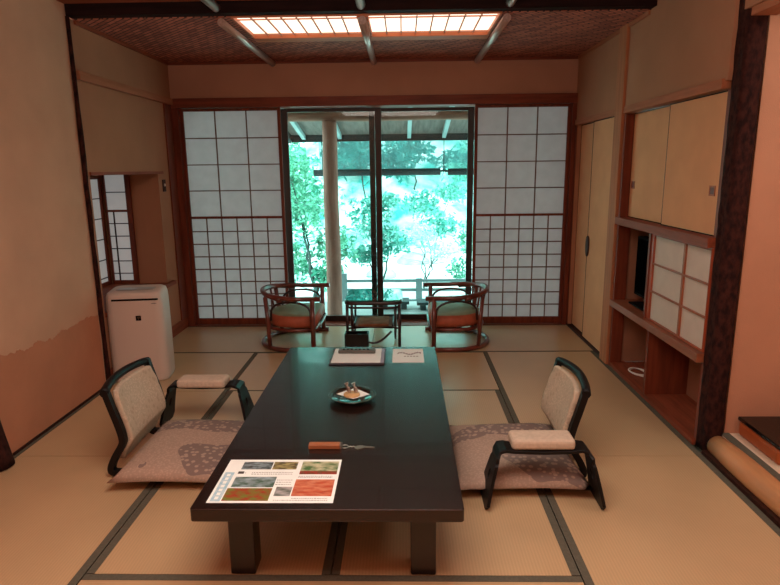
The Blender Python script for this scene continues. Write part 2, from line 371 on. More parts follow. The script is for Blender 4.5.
def bay_screen(axis, p, u0, u1, z0, z1, label, sl, sr, verts, zs, zmid, top, name='shoji_screen'):
    def B(m, a, b, d0, d1, c, d):
        if axis == 'x': m.box(p+d0, p+d1, a, b, c, d)
        else: m.box(a, b, p-d1, p-d0, c, d)
    loc = (p, (u0+u1)/2, z0) if axis == 'x' else ((u0+u1)/2, p, z0)
    t = thing(name, loc, label, 'shoji screen')
    f = MB(); B(f, u0, u0+sl, 0, .02, z0, z1); B(f, u1-sr, u1, 0, .02, z0, z1); B(f, u0+sl, u1-sr, 0, .02, z0, z0+.03); B(f, u0+sl, u1-sr, 0, .02, z1-top, z1)
    if zmid: B(f, u0+sl, u1-sr, 0, .018, zmid-.009, zmid+.009)
    build(f, 'frame', M['red_wood'], t)
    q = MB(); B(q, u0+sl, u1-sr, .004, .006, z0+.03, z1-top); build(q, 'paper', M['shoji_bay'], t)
    g = MB()
    for z in zs: B(g, u0+sl, u1-sr, .007, .013, z-.0035, z+.0035)
    for (v, w) in verts: B(g, v-w, v+w, .0065, .0135, z0+.03, (zmid or z1)-.009)
    build(g, 'lattice', M['dark_wood'], t)
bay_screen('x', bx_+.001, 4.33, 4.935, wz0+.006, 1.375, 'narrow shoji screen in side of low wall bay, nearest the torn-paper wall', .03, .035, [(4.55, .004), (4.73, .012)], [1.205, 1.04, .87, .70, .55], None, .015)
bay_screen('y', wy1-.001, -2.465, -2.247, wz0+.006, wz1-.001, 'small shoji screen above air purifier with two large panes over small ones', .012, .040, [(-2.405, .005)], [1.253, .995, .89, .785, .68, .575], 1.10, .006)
# switch on the post
t = thing('light_switch', (XL, 5.05, 1.25), 'small light switch with pale button on the far left wall', 'light switch')
build(box(XL+.0005, XL+.008, 5.02, 5.08, 1.25, 1.35), 'plate', M['dark_wood'], t, bevel=.002)
build(MB().lathe(0, 0, [(0.0, 0), (.012, 0), (.011, .006), (0, .008)], 14), 'button', M['white_plastic'], t)
b = t.children[-1] if t.children else None
for o in t.children:
    if o.name.startswith('button'):
        o.data.transform(Matrix.Translation(Vector(WL[t])))      # back to plain local, then place on the plate
        o.matrix_basis = Matrix.Translation((.0085, 0, .055)) @ Matrix.Rotation(PI/2, 4, 'Y')
# posts on the left
pts = [(XL+.012, 3.785, z) for z in [i*.1665 for i in range(15)]]
random.seed(5); m = MB(); m.tube([(p[0]+random.uniform(-.002, .002), p[1]+random.uniform(-.003, .003), p[2]+.001) for p in pts], [.014+random.uniform(-.003, .003) for _ in pts], 12)
struct(m, 'trim_8', M['bark'])
m = MB(); zz = [0, .05, .12, .2, .3, .45, .7, 1.1, 1.6, 2.375]
m.tube([(XL-.03+.03*math.exp(-z*3), 2.66, z) for z in zz], [.08-.03*min(1, z/.3) for z in zz], 16)
struct(m, 'trim_9', M['bark'])

# ------------------------------------------------------------------ back wall with the garden opening
m = MB(); m.box(XL-.12, XR+.3, 5.36, 5.52, 2.03, 2.45); m.box(XL-.12, -1.965, 5.36, 5.52, 0, 2.03); m.box(1.475, XR+.3, 5.36, 5.52, 0, 2.03)
struct(m, 'wall_back', mat('back_plaster', (180, 138, 116), .95, .05, 3, bump=.25, bscale=180, spec=.1))
struct(box(XL+.001, XR-.001, 5.325, 5.50, 1.95, 2.03), 'trim_10', M['red_wood_h'], bevel=.003)
struct(box(XL+.001, XR-.001, 5.332, 5.59, -.05, .004), 'trim_11', M['red_wood_h'])
struct(box(XL+.002, -1.945, 5.33, 5.46, .005, 1.949), 'trim_12', M['red_wood'])
struct(box(1.455, XR-.001, 5.33, 5.46, .005, 1.949), 'trim_13', M['red_wood'])
struct(box(XL+.001, XR-.001, 5.345, 5.359, 2.305, 2.329), 'trim_14', M['red_wood_h'])
struct(box(XL+.001, XL+.016, 3.87, 5.34, 2.305, 2.329), 'trim_15', M['red_wood_y'])
def shoji_y(x0, x1, y, label):
    z0, z1, zm = .006, 1.948, 1.0
    t = thing('shoji_screen', ((x0+x1)/2, y, z0), label, 'shoji screen', None)
    s = .026; f = MB()
    f.box(x0, x0+s, y-.014, y+.014, z0, z1); f.box(x1-s, x1, y-.014, y+.014, z0, z1)
    f.box(x0+s, x1-s, y-.014, y+.014, z0, z0+.058); f.box(x0+s, x1-s, y-.014, y+.014, z1-.022, z1)
    f.box(x0+s, x1-s, y-.013, y+.013, zm-.008, zm+.012)
    build(f, 'frame', M['red_wood'], t)
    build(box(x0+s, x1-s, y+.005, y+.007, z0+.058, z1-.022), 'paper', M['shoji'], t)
    g = MB(); a, b = x0+s, x1-s
    for k in (1, 2): x = a+(b-a)*k/3; g.box(x-.0045, x+.0045, y-.006, y+.005, zm+.012, z1-.022)
    for k in (1, 2, 3): z = zm+.012+(z1-.022-zm-.012)*k/4; g.box(a, b, y-.007, y+.0045, z-.0045, z+.0045)
    for k in range(1, 6): x = a+(b-a)*k/6; g.box(x-.0045, x+.0045, y-.006, y+.005, z0+.058, zm-.008)
    for k in range(1, 8): z = z0+.058+(zm-.008-z0-.058)*k/8; g.box(a, b, y-.007, y+.0045, z-.0045, z+.0045)
    build(g, 'lattice', mat('lattice_wood', (112, 78, 60), .6, .15), t)
    return t
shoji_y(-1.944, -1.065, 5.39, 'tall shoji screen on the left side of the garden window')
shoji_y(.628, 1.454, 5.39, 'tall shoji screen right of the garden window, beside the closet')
def gdoor(x0, x1, y, label, left):
    t = thing('sliding_glass_door', ((x0+x1)/2, y, .006), label, 'glass door')
    f = MB(); z0, z1 = .006, 1.948; a = .06 if left else .05; b = .055
    f.box(x0, x0+a, y-.018, y+.018, z0, z1); f.box(x1-b, x1, y-.018, y+.018, z0, z1)
    f.box(x0+a, x1-b, y-.018, y+.018, z0, z0+.05); f.box(x0+a, x1-b, y-.018, y+.018, z1-.03, z1)
    build(f, 'frame', M['sash'], t, bevel=.002)
    build(box(x0+a, x1-b, y-.003, y+.003, z0+.05, z1-.03), 'glass_pane', M['glass'], t)
gdoor(-1.085, -.19, 5.50, 'left sliding glass garden door in dark frame, log post seen behind', True)
gdoor(-.30, .64, 5.545, 'right sliding glass garden door in dark frame, open garden behind', False)

# ------------------------------------------------------------------ right wall: closet, cabinet, alcove
m = MB(); m.box(XR, XR+.12, 4.34, 5.5, 1.80, 2.45); m.box(XR, XR+.12, 2.9, 4.19, 1.80, 2.45)
m.box(XR, XR+.12, 5.29, 5.5, .0, 1.80); m.box(XR, XR+.5, 4.19, 4.34, 1.80, 2.45)
struct(m, 'wall_right', M['plaster_dark'])
struct(box(XR-.012, XR+.10, 4.345, 5.35, 1.765, 1.81), 'trim_16', M['pale_wood_y'], bevel=.002)
struct(box(XR-.012, XR+.10, 2.93, 4.185, 1.765, 1.81), 'trim_17', M['pale_wood_y'], bevel=.002)
struct(box(XR-.018, XR+.12, 4.195, 4.34, .001, CZ), 'trim_18', M['pale_wood'], bevel=.003)
struct(box(XR-.001, XR+.06, 4.342, 5.33, -.05, .018), 'trim_19', M['dark_wood'])
struct(box(XR-.004, XR+.0, 5.29, 5.33, .02, 1.76), 'trim_20', M['red_wood'])
struct(box(XR-.012, XR-.001, 3.87, 5.34, 2.305, 2.329), 'trim_21', M['pale_wood_y'])
def fusuma(y0, y1, x, n, hy):
    o = struct(box(x, x+.02, y0+.006, y1-.006, .026, 1.758), 'door_%d' % n, M['fusuma'])
    e = MB(); e.box(x-.002, x+.021, y0, y0+.011, .02, 1.764); e.box(x-.002, x+.021, y1-.006, y1, .02, 1.764)
    e.box(x-.002, x+.021, y0, y1, .02, .026); e.box(x-.002, x+.021, y0, y1, 1.758, 1.764)
    struct(e, 'edge_strip', M['black_lacquer'], o)
    h = MB(); h.prism([(hy+.038*math.cos(a)*1.0, .785+.085*math.sin(a)) for a in [2*PI*k/18 for k in range(18)]], x-.012, x-.0005, axis='x')
    if n == 2: struct(h, 'door_handle', mat('dark_iron', (46, 26, 20), .6, .2, 20), o, bevel=.003)
fusuma(4.86, 5.288, XR+.036, 1, 4.90); fusuma(4.345, 4.875, XR+.010, 2, 4.853)

cab = thing('built_in_cabinet', (XR+.13, 3.53, 0), 'reddish wooden wall cabinet with sliding doors, shoji door and open shelves', 'cabinet')
cy0, cy1, cx0, cx1 = 2.90, 4.19, XR+.0, XR+.26
M['cab_back'] = mat('cabinet_back_board', (150, 104, 78), .8, .08)
build(box(cx1, cx1+.02, cy0, cy1, 0, 1.76), 'back_panel', M['cab_back'], cab)
build(box(cx0+.08, cx1, cy1-.012, cy1-.002, .03, 1.025), 'side_lining', M['cab_back'], cab)
build(box(cx0, cx0+.08, cy1-.03, cy1, .03, 1.76), 'side_panel', M['red_wood'], cab)
build(box(cx0+.02, cx1, cy0, cy0+.03, .03, 1.76), 'side_panel', M['red_wood'], cab)
build(box(cx0-.02, cx1, cy0, cy1+.0, 1.025, 1.075), 'shelf', M['red_wood_y'], cab, bevel=.003)
build(box(cx0-.02, cx1, cy0, cy1+.0, .445, .492), 'shelf', mat('shelf_wood', (140, 80, 52), .5, .18, 3, (12, 1, 12)), cab, bevel=.003)
build(box(cx0, cx1, cy0, cy1, 0, .028), 'bottom_board', M['red_wood_y'], cab)
build(box(cx0+.002, cx1, 3.535, 3.565, .028, .445), 'partition', M['red_wood'], cab)
build(box(cx0+.002, cx1, 3.62, 3.645, .492, 1.025), 'partition', M['red_wood'], cab)
for (a, b, x, hy) in ((3.545, 4.158, XR+.056, 4.10), (2.932, 3.565, XR+.032, 3.005)):
    d = build(box(x, x+.018, a+.005, b-.005, 1.082, 1.755), 'door', M['fusuma'], cab)
    e = MB(); e.box(x-.001, x+.019, a, a+.005, 1.076, 1.76); e.box(x-.001, x+.019, b-.005, b, 1.076, 1.76); e.box(x-.001, x+.019, a, b, 1.076, 1.082); e.box(x-.001, x+.019, a, b, 1.755, 1.76)
    build(e, 'edge_strip', M['black_lacquer'], d)
    h = MB(); h.box(x-.004, x-.0005, hy-.028, hy+.028, 1.27, 1.278); h.box(x-.004, x-.0005, hy-.028, hy+.028, 1.312, 1.32)
    h.box(x-.004, x-.0005, hy-.028, hy-.02, 1.278, 1.312); h.box(x-.004, x-.0005, hy+.02, hy+.028, 1.278, 1.312); h.box(x-.002, x-.0004, hy-.02, hy+.02, 1.278, 1.312, 1)
    build(h, 'handle', [mat('handle_rim', (150, 78, 40), .5), mat('handle_recess', (96, 44, 24), .5)], d)
a, b, x = 2.912, 3.618, XR+.01
f = MB(); s = .03; z0, z1 = .495, 1.022
f.box(x, x+.02, a, a+.006, z0, z1); f.box(x, x+.02, b-s, b, z0, z1); f.box(x, x+.02, a+.006, b-s, z0, z0+.008); f.box(x, x+.02, a+.006, b-s, z1-.012, z1)
d = build(f, 'shoji_door', mat('shoji_door_wood', (160, 76, 42), .5, .15, 3), cab)
build(box(x+.012, x+.014, a+.006, b-s, z0+.008, z1-.012), 'paper', M['shoji_warm'], d)
g = MB(); ym = 3.195; g.box(x+.001, x+.012, ym-.009, ym+.009, z0+.008, z1-.012)
for k in (1, 2): z = z0+.008+(z1-z0-.02)*k/3; g.box(x+.002, x+.0115, a+.006, b-s, z-.005, z+.005)
build(g, 'lattice', mat('shoji_door_lattice', (150, 84, 52), .5, .15, 3), d)
# television in the niche (stands turned towards the room)
tv = thing('television', (XR+.21, 3.86, .4925), 'black flat television tucked in the dark cabinet niche', 'television')
build(box(XR+.10, XR+.16, 3.67, 4.07, .555, .955), 'casing', M['dark_plastic'], tv, bevel=.006)
build(box(XR+.0975, XR+.0995, 3.685, 4.055, .575, .94), 'screen', M['screen'], tv)
build(box(XR+.06, XR+.24, 3.76, 4.05, .493, .505), 'stand', M['dark_plastic'], tv, bevel=.004)
build(box(XR+.125, XR+.145, 3.82, 3.88, .505, .56), 'neck', M['dark_plastic'], tv)
# white cable coil
m = MB(); pts = []
for k in range(60):
    a = k/59*2*PI*2.6; r = .05+.006*math.sin(a*1.7)
    pts.append((1.60+r*1.0*math.cos(a), 3.93+r*1.4*math.sin(a), .0335+.0035*(k/59*2.6)))
for k in range(1, 12): pts.append((pts[59][0]+.016*k, pts[59][1]-.03*math.sin(k/12*PI)-.012*k, .036))
m.tube(pts, .0042, 6); tag(build(m, 'cable', M['cable_white']), 'white cable coiled on the bottom board of the cabinet', 'cable')
# bark post
random.seed(9); pr = []
for k in range(20):
    a = 2*PI*k/20; r = .050+.003*math.sin(3*a+1)
    q = max(abs(math.cos(a)), abs(math.sin(a))); rr = r/(q**.8)
    pr.append((math.cos(a)*rr, math.sin(a)*rr))
m = MB(); vs = []; nz = 40
for i in range(nz+1):
    z = .0005+i/nz*2.379
    for (a, b) in pr:
        j = 1+random.uniform(-.035, .035); vs.append((1.556+a*j, 2.862+b*j*.95, z))
fs = [(i*20+k, i*20+(k+1) % 20, (i+1)*20+(k+1) % 20, (i+1)*20+k) for i in range(nz) for k in range(20)]
m.add(vs, fs, 0, True); m.f.append(list(range(20))); m.mi.append(0); m.sm.append(False)
struct(m, 'trim_22', M['bark'])
# alcove
struct(box(1.62, 2.62, 2.85, 2.92, .0, 2.45), 'wall_alcove', mat('orange_plaster', (190, 140, 112), .95, .05, 3, bump=.2, bscale=180, spec=.1))
struct(box(2.6, 2.7, Y0, 2.85, 0, 2.45), 'wall_alcove', M['plaster'])
struct(box(1.50, 1.60, Y0, 2.84, 2.085, 2.378), 'wall_alcove', M['plaster_dark'])
struct(box(XR+.02, 1.62, Y0, 2.80, 2.05, 2.084), 'trim_23', M['pale_wood_y'])
m = MB(); ys = [2.803-i*.15 for i in range(27)]
m.tube([(1.565, y, .045) for y in ys], [.050]+[.058+.003*math.sin(i*1.3) for i in range(26)], 20)
struct(m, 'trim_24', M['log'])
struct(box(XR+.0, XR+.028, Y0, 2.80, .0, .02), 'trim_25', M['dark_wood'])
struct(box(1.60, 2.6, Y0, 2.848, .0, .088), 'floor', M['white_mat'])
struct(box(1.598, 1.642, Y0, 2.847, .0885, .0905), 'trim_26', M['heri'])
t = thing('lacquer_box', (1.84, 2.66, .0885), 'orange-brown lacquer box with black lid on the alcove floor', 'box')
build(box(1.675, 2.03, 2.50, 2.835, .0885, .165), 'box_base', M['orange_lacquer'], t, bevel=.02)
build(box(1.672, 2.033, 2.497, 2.838, .1655, .185), 'box_lid', M['black_lacquer'], t, bevel=.006)
g = MB(); random.seed(2)
for k in range(6): g.tube([(1.83+k*.02, 2.655+random.uniform(-.006, .006), .1858), (1.842+k*.02, 2.665+random.uniform(-.008, .008), .1858)], .0015, 5)
build(g, 'gold_mark', M['gold'], t.children[1] if t.children[1].name.startswith('box_lid') else t.children[0])
# wall behind the viewpoint, closing the room
struct(box(-2.2, 2.7, Y0-.15, Y0-.02, 0, 2.5), 'wall_front', M['plaster'])

# ------------------------------------------------------------------ low table
tb = thing('low_table', (-.258, 2.66, 0), 'long low dark brown lacquered table in middle of the tatami room', 'table')
tx0, tx1, ty0, ty1, tz = -.710, .194, 1.76, 3.575, .33
def rrect(x0, x1, y0, y1, r, n=5):
    P = []
    for (cx, cy, a0) in ((x1-r, y1-r, 0), (x0+r, y1-r, PI/2), (x0+r, y0+r, PI), (x1-r, y0+r, 1.5*PI)):
        for k in range(n+1): a = a0+PI/2*k/n; P.append((cx+r*math.cos(a), cy+r*math.sin(a)))
    return P
build(MB().prism(rrect(tx0, tx1, ty0, ty1, .012), tz-.046, tz), 'table_top', M['table'], tb, bevel=.003)
f = MB(); f.box(tx0+.1, tx1-.1, ty0+.12, ty0+.15, tz-.1, tz-.047); f.box(tx0+.1, tx1-.1, ty1-.15, ty1-.12, tz-.1, tz-.047)
f.box(tx0+.1, tx0+.125, ty0+.15, ty1-.15, tz-.1, tz-.047); f.box(tx1-.125, tx1-.1, ty0+.15, ty1-.15, tz-.1, tz-.047)
build(f, 'apron', M['table'], tb)
for (a, b) in ((tx0+.085, ty0+.115), (tx1-.175, ty0+.115), (tx0+.085, ty1-.205), (tx1-.175, ty1-.205)):
    build(box(a, a+.09, b, b+.09, .0015, tz-.047), 'leg', M['table'], tb, bevel=.006)

# brochure
def uvq(u0, u1, v0, v1, z=.0009):
    # u across 0..1, v from far edge 0 to near edge 1
    def P(u, v):
        xl = -.669-(-.669+.666)*v; xr = -.24
        return (xl+(xr-xl)*u, 2.10-(.302)*v, tz+z)
    return [P(u0, v0), P(u1, v0), P(u1, v1), P(u0, v1)]
m = MB(); m.box(-.667, -.24, 1.798, 2.10, tz+.0004, tz+.0008, 0)
pm = [M['paper']]
def pic(q, mt):
    if M[mt] not in pm: pm.append(M[mt])
    m.add(q, [(3, 2, 1, 0)], pm.index(M[mt]))
pic(uvq(.02, .10, .32, .97), 'lightblue'); pic(uvq(.14, .40, .06, .25, .001), 'ph_a'); pic(uvq(.41, .62, .06, .25, .001), 'ph_b')
pic(uvq(.66, .98, .05, .30, .001), 'ph_c'); pic(uvq(.66, .98, .29, .37, .0011), 'ph_c2'); pic(uvq(.13, .48, .43, .67, .001), 'ph_d'); pic(uvq(.11, .48, .69, .96, .001), 'ph_e')
pic(uvq(.51, .64, .66, .86, .001), 'ph_f'); pic(uvq(.65, .975, .49, .86, .001), 'ph_g')
random.seed(4)
for (u0, u1, v) in ((.14, .2, .33), (.25, .6, .32), (.25, .6, .36), (.66, .95, .41), (.66, .95, .44), (.49, .62, .50), (.49, .62, .55), (.49, .62, .60), (.66, .95, .90), (.52, .95, .94)):
    u = u0
    while u < u1:
        w = random.uniform(.008, .02); pic(uvq(u, min(u+w, u1), v, v+.014, .0011), 'paper_grey'); u += w+.006
pic(uvq(.13, .18, .30, .36, .0012), 'ink')
for k in range(7): pic(uvq(.045, .075, .36+k*.085, .42+k*.085, .0011), 'paper')
tag(build(m, 'brochure', pm, recalc=False), 'printed leaflet with landscape photos and blue strip on near table corner', 'leaflet')
# white info sheet
m = MB(); m.box(-.068, .116, 3.262, 3.526, tz+.0004, tz+.001); pm = [M['paper'], M['paper_grey']]
for k in range(9):
    x = -.04+k*.016; m.add([(x, 3.42+.02*math.sin(k), tz+.0013), (x+.014, 3.42+.02*math.sin(k+1), tz+.0013), (x+.014, 3.45+.02*math.sin(k+1), tz+.0013), (x, 3.44+.02*math.sin(k), tz+.0013)], [(0, 1, 2, 3)], 1)
for k in range(5): m.add([(.0+k*.018, 3.37, tz+.0013), (.012+k*.018, 3.37, tz+.0013), (.012+k*.018, 3.385, tz+.0013), (k*.018, 3.385, tz+.0013)], [(0, 1, 2, 3)], 1)
tag(build(m, 'map_sheet', pm, recalc=False), 'small white printed sheet on the far right of the table', 'paper')
# folder with paper and remote
t = thing('folder', (-.27, 3.36, tz), 'dark folder with a white paper sheet on far end of table', 'folder')
build(box(-.428, -.112, 3.222, 3.515, tz+.0004, tz+.008), 'cover', mat('slate_folder', (60, 58, 66), .5, .1), t, bevel=.003)
build(box(-.418, -.135, 3.238, 3.505, tz+.0085, tz+.012), 'paper', M['paper'], t)
build(box(-.134, -.116, 3.238, 3.505, tz+.0085, tz+.0105), 'lilac_edge', mat('lilac_board', (150, 150, 170), .6), t)
t = thing('remote_control', (-.28, 3.42, tz+.012), 'slim grey remote control lying on the white paper', 'remote control')
build(box(-.392, -.170, 3.395, 3.445, tz+.0125, tz+.032), 'body', mat('remote_grey', (92, 92, 86), .4, .1), t, bevel=.006)
g = MB()
for k in range(7): g.box(-.365+k*.024, -.353+k*.024, 3.412, 3.428, tz+.032, tz+.034)
build(g, 'buttons', M['dark_plastic'], t)
# glass dish
dx, dy = -.25, 2.71
t = thing('glass_dish', (dx, dy, tz), 'round glass dish holding folded paper and wrapped sweets, table centre', 'dish')
build(MB().lathe(dx, dy, [(0.001, tz+.004), (.06, tz+.001), (.085, tz+.008), (.112, tz+.024), (.116, tz+.027), (.112, tz+.029), (.082, tz+.014), (.058, tz+.008), (0.001, tz+.008)], 40), 'bowl', M['tray_glass'], t)
m = MB(); c = [(dx-.078, dy+.005), (dx+.01, dy-.07), (dx+.085, dy), (dx+.005, dy+.072)]
m.add([(a, b, tz+.0265+.004*(i % 2)) for i, (a, b) in enumerate(c)]+[(dx, dy, tz+.0185)], [(0, 1, 4), (1, 2, 4), (2, 3, 4), (3, 0, 4)])
tag(build(m, 'folded_paper', M['paper'], recalc=False), 'white folded paper square laid in the glass dish', 'paper')
tag(build(MB().lathe(dx-.002, dy-.012, [(0.001, tz+.0235), (.036, tz+.0235), (.039, tz+.027), (.039, tz+.033), (.036, tz+.036), (.001, tz+.036)], 24), 'round_wafer', M['biscuit']), 'round tan wafer on white paper in the glass dish', 'snack')
def sweet(a, b, ang, label):
    m = MB(); d = Vector((math.cos(ang)*.35, .1, 1)).normalized(); p = Vector((a, b, tz+.037)); P = []
    prof = [.004, .009, .010, .008, .003, .007, .011]
    for k in range(7): P.append(p+d*(k*.0085))
    m.tube(P, prof, 8)
    tag(build(m, 'wrapped_sweet', M['candy']), label, 'sweet')
sweet(dx-.012, dy-.006, PI*.9, 'left of two upright wrapped sweets in the glass dish')
sweet(dx+.022, dy-.006, PI*1.02, 'right of two upright wrapped sweets in the glass dish')
# key
t = thing('room_key', (-.25, 2.2, tz), 'room key on a wooden block tag, lying near the leaflet', 'key')
build(box(-.382, -.258, 2.186, 2.218, tz+.0005, tz+.018), 'key_tag', M['tag_wood'], t, bevel=.002)
build(box(-.2575, -.25, 2.188, 2.216, tz+.001, tz+.0175), 'tag_cap', M['metal'], t)
build(MB().tube([(-.238+.014*math.cos(a), 2.202+.014*math.sin(a), tz+.005) for a in [2*PI*k/16 for k in range(16)]], .0016, 6, closed=True), 'key_ring', M['metal'], t)
m = MB(); m.tube([(-.222+.006*k, 2.203+(.004 if k % 2 else -.003), tz+.004) for k in range(5)], .0022, 6)
build(m, 'chain', M['metal'], t)
m = MB(); m.prism([(-.198, 2.19), (-.186, 2.184), (-.172, 2.19), (-.160, 2.199), (-.122, 2.196), (-.118, 2.202), (-.13, 2.206), (-.16, 2.211), (-.172, 2.216), (-.188, 2.214), (-.197, 2.205)], tz+.0008, tz+.0035)
build(m, 'key_blade', M['metal'], t)

# ------------------------------------------------------------------ legless floor chairs
def floor_chair(xc, yc, label):
    t = thing('floor_chair', (xc, yc, 0), label, 'floor chair', 'legless floor chairs at the low table')
    prof = [(-.18, .020), (-.29, .022), (-.308, .045), (-.285, .10), (-.245, .165), (-.24, .20), (-.252, .26), (-.275, .34), (-.30, .43)]
    def sm(p):
        o = []
        for i in range(len(p)-1):
            p0 = p[max(i-1, 0)]; p1 = p[i]; p2 = p[i+1]; p3 = p[min(i+2, len(p)-1)]
            for k in range(4):
                s = k/4
                o.append(tuple(.5*((2*p1[j])+(-p0[j]+p2[j])*s+(2*p0[j]-5*p1[j]+4*p2[j]-p3[j])*s*s+(-p0[j]+3*p1[j]-3*p2[j]+p3[j])*s**3) for j in (0, 1)))
        o.append(p[-1]); return o
    ps = sm(prof)
    fr = []
    for sg in (-1, 1):
        m = MB(); yy = sg*.228
        m.strip([(xc+a, b) for a, b in ps], .030, [yc+yy-.016]*len(ps), [yc+yy+.016]*len(ps))
        fr.append(build(m, 'side_rail', M['black_bent'], t, bevel=.005))
    m = MB(); n = 14; vs = []
    for k in range(n+1):
        s = -1+2*k/n; y = yc+s*.243; x = xc-.298-.035*(1-s*s); z = .425+.012*(1-s*s)
        if abs(s) > .86: z -= .004
        vs.append((x, y, z))
    for i in range(n):
        pass
    m.tube(vs, .020, 8)
    build(m, 'top_rail', M['black_bent'], t)
    build(box(xc-.27, xc+.20, yc-.20, yc+.20, .003, .018), 'seat_board', M['black_bent'], t, bevel=.004)
    # padded back, curved between the rails
    m = MB(); NY, NZ2 = 12, 10; vs = []
    for i in range(NZ2+1):
        v = i/NZ2; z = .07+v*.345
        # follow profile
        j = min(range(len(ps)), key=lambda q: abs(ps[q][1]-z)+(9 if q < 10 else 0)); xp = ps[j][0]
        for k in range(NY+1):
            s = -1+2*k/NY; w = .206*(1-.10*(abs(v-.5)*2)**4)
            vs.append((xc+xp+.008-.03*(1-s*s)*(v), yc+s*w, z))
    a = len(vs)
    fr_ = [(x+.028+(.0), y, z) for x, y, z in vs]
    W = NY+1; fs = []
    for i in range(NZ2):
        for k in range(NY):
            q = i*W+k; fs.append((q, q+W, q+W+1, q+1)); fs.append((a+q, a+q+1, a+q+W+1, a+q+W))
    for k in range(NY): fs.append((k, k+1, a+k+1, a+k)); q = NZ2*W+k; fs.append((q, a+q, a+q+1, q+1))
    for i in range(NZ2): q = i*W; fs.append((q, a+q, a+q+W, q+W)); q = i*W+NY; fs.append((q, q+W, a+q+W, a+q))
    m.add(vs+fr_, fs, 0, True)
    build(m, 'backrest_pad', M['back_pad'], t, bevel=.008)
    return t
lc = floor_chair(-1.08, 2.80, 'legless chair on the left, back to torn-paper wall, black bentwood frame')
dup(lc, (.515, 2.775, 0), PI, 'legless chair on the right side of the low table, cream padded back')
def cushion(cx, cy, hx, hy, th, z0, name, mt, label, cat, group=None, rot=0, tilt=0):
    N = 16; vs = []; fs = []
    def P(i, k, top):
        u = -1+2*i/N; v = -1+2*k/N
        e = max(0, (1-abs(u)**3.2))*max(0, (1-abs(v)**3.2)); e = e**.45
        pin = 1-.06*((1-u*u)*(abs(v)**4)+(1-v*v)*(abs(u)**4))
        x = u*hx*pin; y = v*hy*pin; z = th*.42+(e*th*.58 if top else -e*th*.42)
        z += tilt*(-x)*e
        return (cx+x*math.cos(rot)-y*math.sin(rot), cy+x*math.sin(rot)+y*math.cos(rot), z0+max(z, .0))
    W = N+1
    for top in (1, 0):
        for i in range(N+1):
            for k in range(N+1): vs.append(P(i, k, top))
    o = W*W
    for i in range(N):
        for k in range(N):
            q = i*W+k; fs.append((q, q+W, q+W+1, q+1)); fs.append((o+q, o+q+1, o+q+W+1, o+q+W))
    m = MB().add(vs, fs, 0, True)
    b = build(m, name, mt)
    bm = bmesh.new(); bm.from_mesh(b.data); bmesh.ops.remove_doubles(bm, verts=bm.verts, dist=.0004); bmesh.ops.recalc_face_normals(bm, faces=bm.faces); bm.to_mesh(b.data); b.data.update(); bm.free()
    return tag(b, label, cat, group)
cushion(-1.035, 2.745, .30, .335, .085, .0195, 'floor_cushion', M['zabuton'], 'mauve-grey patterned cushion on the left legless chair', 'cushion', 'floor cushions', 0, .05)
cushion(.515, 2.69, .30, .335, .085, .0195, 'floor_cushion', M['zabuton'], 'grey patterned cushion on the right legless chair', 'cushion', 'floor cushions', PI, .05)

# armrest stands
def armrest(xc, yc, label, rot):
    t = thing('armrest', (xc, yc, 0), label, 'armrest', 'padded armrest stands')
    def panel(sg):
        # trapezoid panel with oval hole, leaning outwards; local (w across y, h up)
        hb, ht, H = .105, .06, .205; n = 24; outer = []; inner = []
        for k in range(n):
            a = 2*PI*k/n; c, s = math.cos(a), math.sin(a)
            inner.append((.016*c, .125+.026*s))
            # ray from (0,.125) to trapezoid
            best = 9
            for (px, pz, qx, qz) in ((-hb, 0, hb, 0), (hb, 0, ht, H), (ht, H, -ht, H), (-ht, H, -hb, 0)):
                dx_, dz_ = qx-px, qz-pz; den = c*dz_-s*dx_
                if abs(den) < 1e-9: continue
                tt = ((px)*dz_-(pz-.125)*dx_)/den; uu = ((px)*s-(pz-.125)*c)/den
                if tt > 0 and -1e-6 <= uu <= 1+1e-6: best = min(best, tt)
            outer.append((c*best, .125+s*best))
        def pos(w, h, off):
            x = sg*(.245-.045*(h/.205)**1.2)+sg*off
            return (xc+x, yc+w, h+.0012)
        vs = [pos(w, h, .007) for w, h in outer]+[pos(w, h, .007) for w, h in inner]+[pos(w, h, -.007) for w, h in outer]+[pos(w, h, -.007) for w, h in inner]
        fs = []
        for k in range(n):
            j = (k+1) % n
            fs += [(k, j, n+j, n+k), (2*n+k, 3*n+k, 3*n+j, 2*n+j), (k, 2*n+k, 2*n+j, j), (n+k, n+j, 3*n+j, 3*n+k)]
        return MB().add(vs, fs)
    build(panel(1), 'leg', M['black_bent'], t); build(panel(-1), 'leg', M['black_bent'], t)
    path = [(-.200, .200), (-.198, .222), (-.185, .238), (-.160, .243), (-.12, .236), (0, .232), (.12, .236), (.160, .243), (.185, .238), (.198, .222), (.200, .200)]
    wd = [.06, .059, .055, .05, .045, .045, .045, .05, .055, .059, .06]
    build(MB().strip([(xc+a, b) for a, b in path], .014, [yc-w-(.02 if w < .056 else .0) for w in wd], [yc+w-(.02 if w < .056 else 0) for w in wd]), 'rail', M['black_bent'], t, bevel=.003)
    build(box(xc-.135, xc+.135, yc-.098, yc+.018, .240, .288), 'pad', M['pad'], t, bevel=.016)
    t.rotation_euler = (0, 0, rot)
    return t
ar = armrest(-1.125, 3.19, 'padded armrest stand behind the left legless chair, near air purifier', 0)
dup(ar, (.59, 2.368, 0), PI, 'padded armrest stand in front of the right legless chair, showing both legs')

